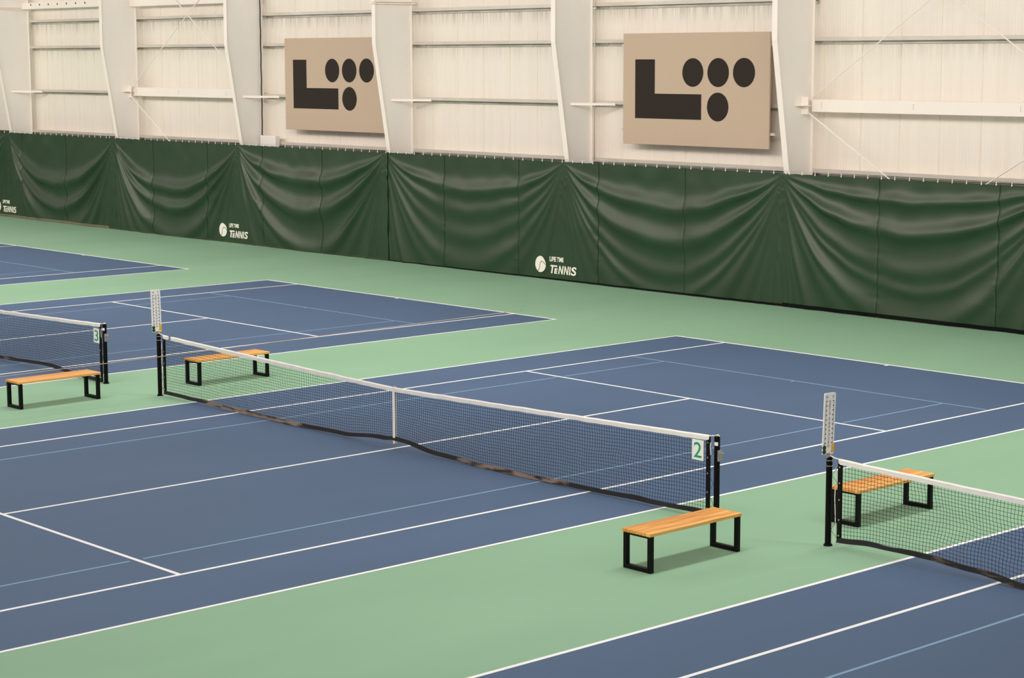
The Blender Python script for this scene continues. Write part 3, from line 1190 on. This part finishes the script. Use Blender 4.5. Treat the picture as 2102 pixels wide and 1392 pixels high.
b0 = make_bench('honey wood bench with black legs in front of the net marked 2', (7.46, -1.745, 0), math.radians(0.6))
for lab, loc, rz in (
        ('honey wood bench with black legs at the left frame edge, before net marked 3', (-7.03, -1.69, 0), 1.2),
        ('honey wood bench with black legs behind the left end of net marked 2', (-7.04, 1.81, 0), 1.0),
        ('honey wood bench with black legs seen through the net at the right frame edge', (7.63, 1.75, 0), 0.2)):
    c = copy_tree(b0)
    c.location = loc
    c.rotation_euler = (0, 0, math.radians(rz))
    c['label'] = lab

# ------------------------------------------------------------------ tan cord stretched above the floor
m = MB()
pts = []
for i in range(41):
    y = -9.0 + (8.15 + 9.0) * i / 40
    pts.append((-6.12, y, 0.727 + (0.0085 * (y + 0.1) if y > -0.1 else 0.007 * (y + 0.1)) + 0.002 * (y / 8) ** 2))
m.tube(pts, 0.006, 6)
tag(m.build('stretched_cord', M['tan_cord'], smooth=True), 'thin tan cord stretched lengthwise between the middle and left courts', 'cord')

# ------------------------------------------------------------------ camera
cam = bpy.data.cameras.new('camera')
co = bpy.data.objects.new('camera', cam)
col.objects.link(co)
O = Vector((23.0301, -18.4242, 5.7648))
yaw, pit, roll, fpx = -0.837, 0.1395, -0.0033, 4147.529
CAMPAR = (yaw, pit, roll)
fw = Vector((math.cos(pit) * math.sin(yaw), math.cos(pit) * math.cos(yaw), -math.sin(pit)))
r_ = Vector((math.cos(yaw), -math.sin(yaw), 0))
u_ = r_.cross(fw)
r2 = r_ * math.cos(roll) + u_ * math.sin(roll)
u2 = -r_ * math.sin(roll) + u_ * math.cos(roll)
co.matrix_world = Matrix(((r2.x, u2.x, -fw.x, O.x), (r2.y, u2.y, -fw.y, O.y), (r2.z, u2.z, -fw.z, O.z), (0, 0, 0, 1)))
cam.sensor_fit = 'HORIZONTAL'
cam.sensor_width = 36.0
cam.lens = fpx / 2102 * 36.0
cam.clip_end = 300
scn.camera = co

# ------------------------------------------------------------------ light
w = bpy.data.worlds.new('hall_light')
scn.world = w
w.use_nodes = True
nt = w.node_tree
bg = nt.nodes['Background']
tc = nt.nodes.new('ShaderNodeTexCoord')
sp = nt.nodes.new('ShaderNodeSeparateXYZ')
nt.links.new(tc.outputs['Generated'], sp.inputs[0])
rp = nt.nodes.new('ShaderNodeValToRGB')
mpz = nt.nodes.new('ShaderNodeMapRange')
mpz.inputs['From Min'].default_value = -1
mpz.inputs['From Max'].default_value = 1
nt.links.new(sp.outputs['Z'], mpz.inputs['Value'])
e = rp.color_ramp.elements
e[0].position = 0.46
e[0].color = (0.12, 0.115, 0.11, 1)
e[1].position = 0.9
e[1].color = (0.62, 0.59, 0.56, 1)
k_ = rp.color_ramp.elements.new(0.53)
k_.color = (0.62, 0.57, 0.51, 1)
k2_ = rp.color_ramp.elements.new(0.62)
k2_.color = (1.25, 1.18, 1.105, 1)
nt.links.new(mpz.outputs['Result'], rp.inputs['Fac'])
nt.links.new(rp.outputs['Color'], bg.inputs['Color'])
bg.inputs['Strength'].default_value = 0.53


def strip(x, y, z, sx, sy, energy, rot=(0, 0, 0)):
    l = bpy.data.lights.new('ceiling_and_fill_strip', 'AREA')
    l.shape = 'RECTANGLE'
    l.size, l.size_y = sx, sy
    l.energy = energy
    l.color = (1.0, 0.947, 0.895)
    o = bpy.data.objects.new('ceiling_and_fill_strip', l)
    col.objects.link(o)
    o.location = (x, y, z)
    o.rotation_euler = rot
    return o


for x in (-36.5, -21.9, -7.3, 7.3):
    strip(x, -1.0, 9.4, 1.2, 14.0, 620)
for x in (-43.8, -29.2, -14.6, 0.0, 14.6):  # unseen wall-wash lights, added to brighten the wall
    strip(x, 3.5, 9.3, 12.0, 1.5, 760, (math.radians(70), 0, math.radians(25)))
strip(12.0, -25.0, 5.5, 34.0, 2.5, 1950, (math.radians(90), 0, math.radians(24)))  # unseen fill light added behind the camera for net bands, boards and webs

scn.view_settings.view_transform = 'Standard'
scn.view_settings.look = 'None'
scn.view_settings.exposure = 0.0
scn.view_settings.gamma = 1.0
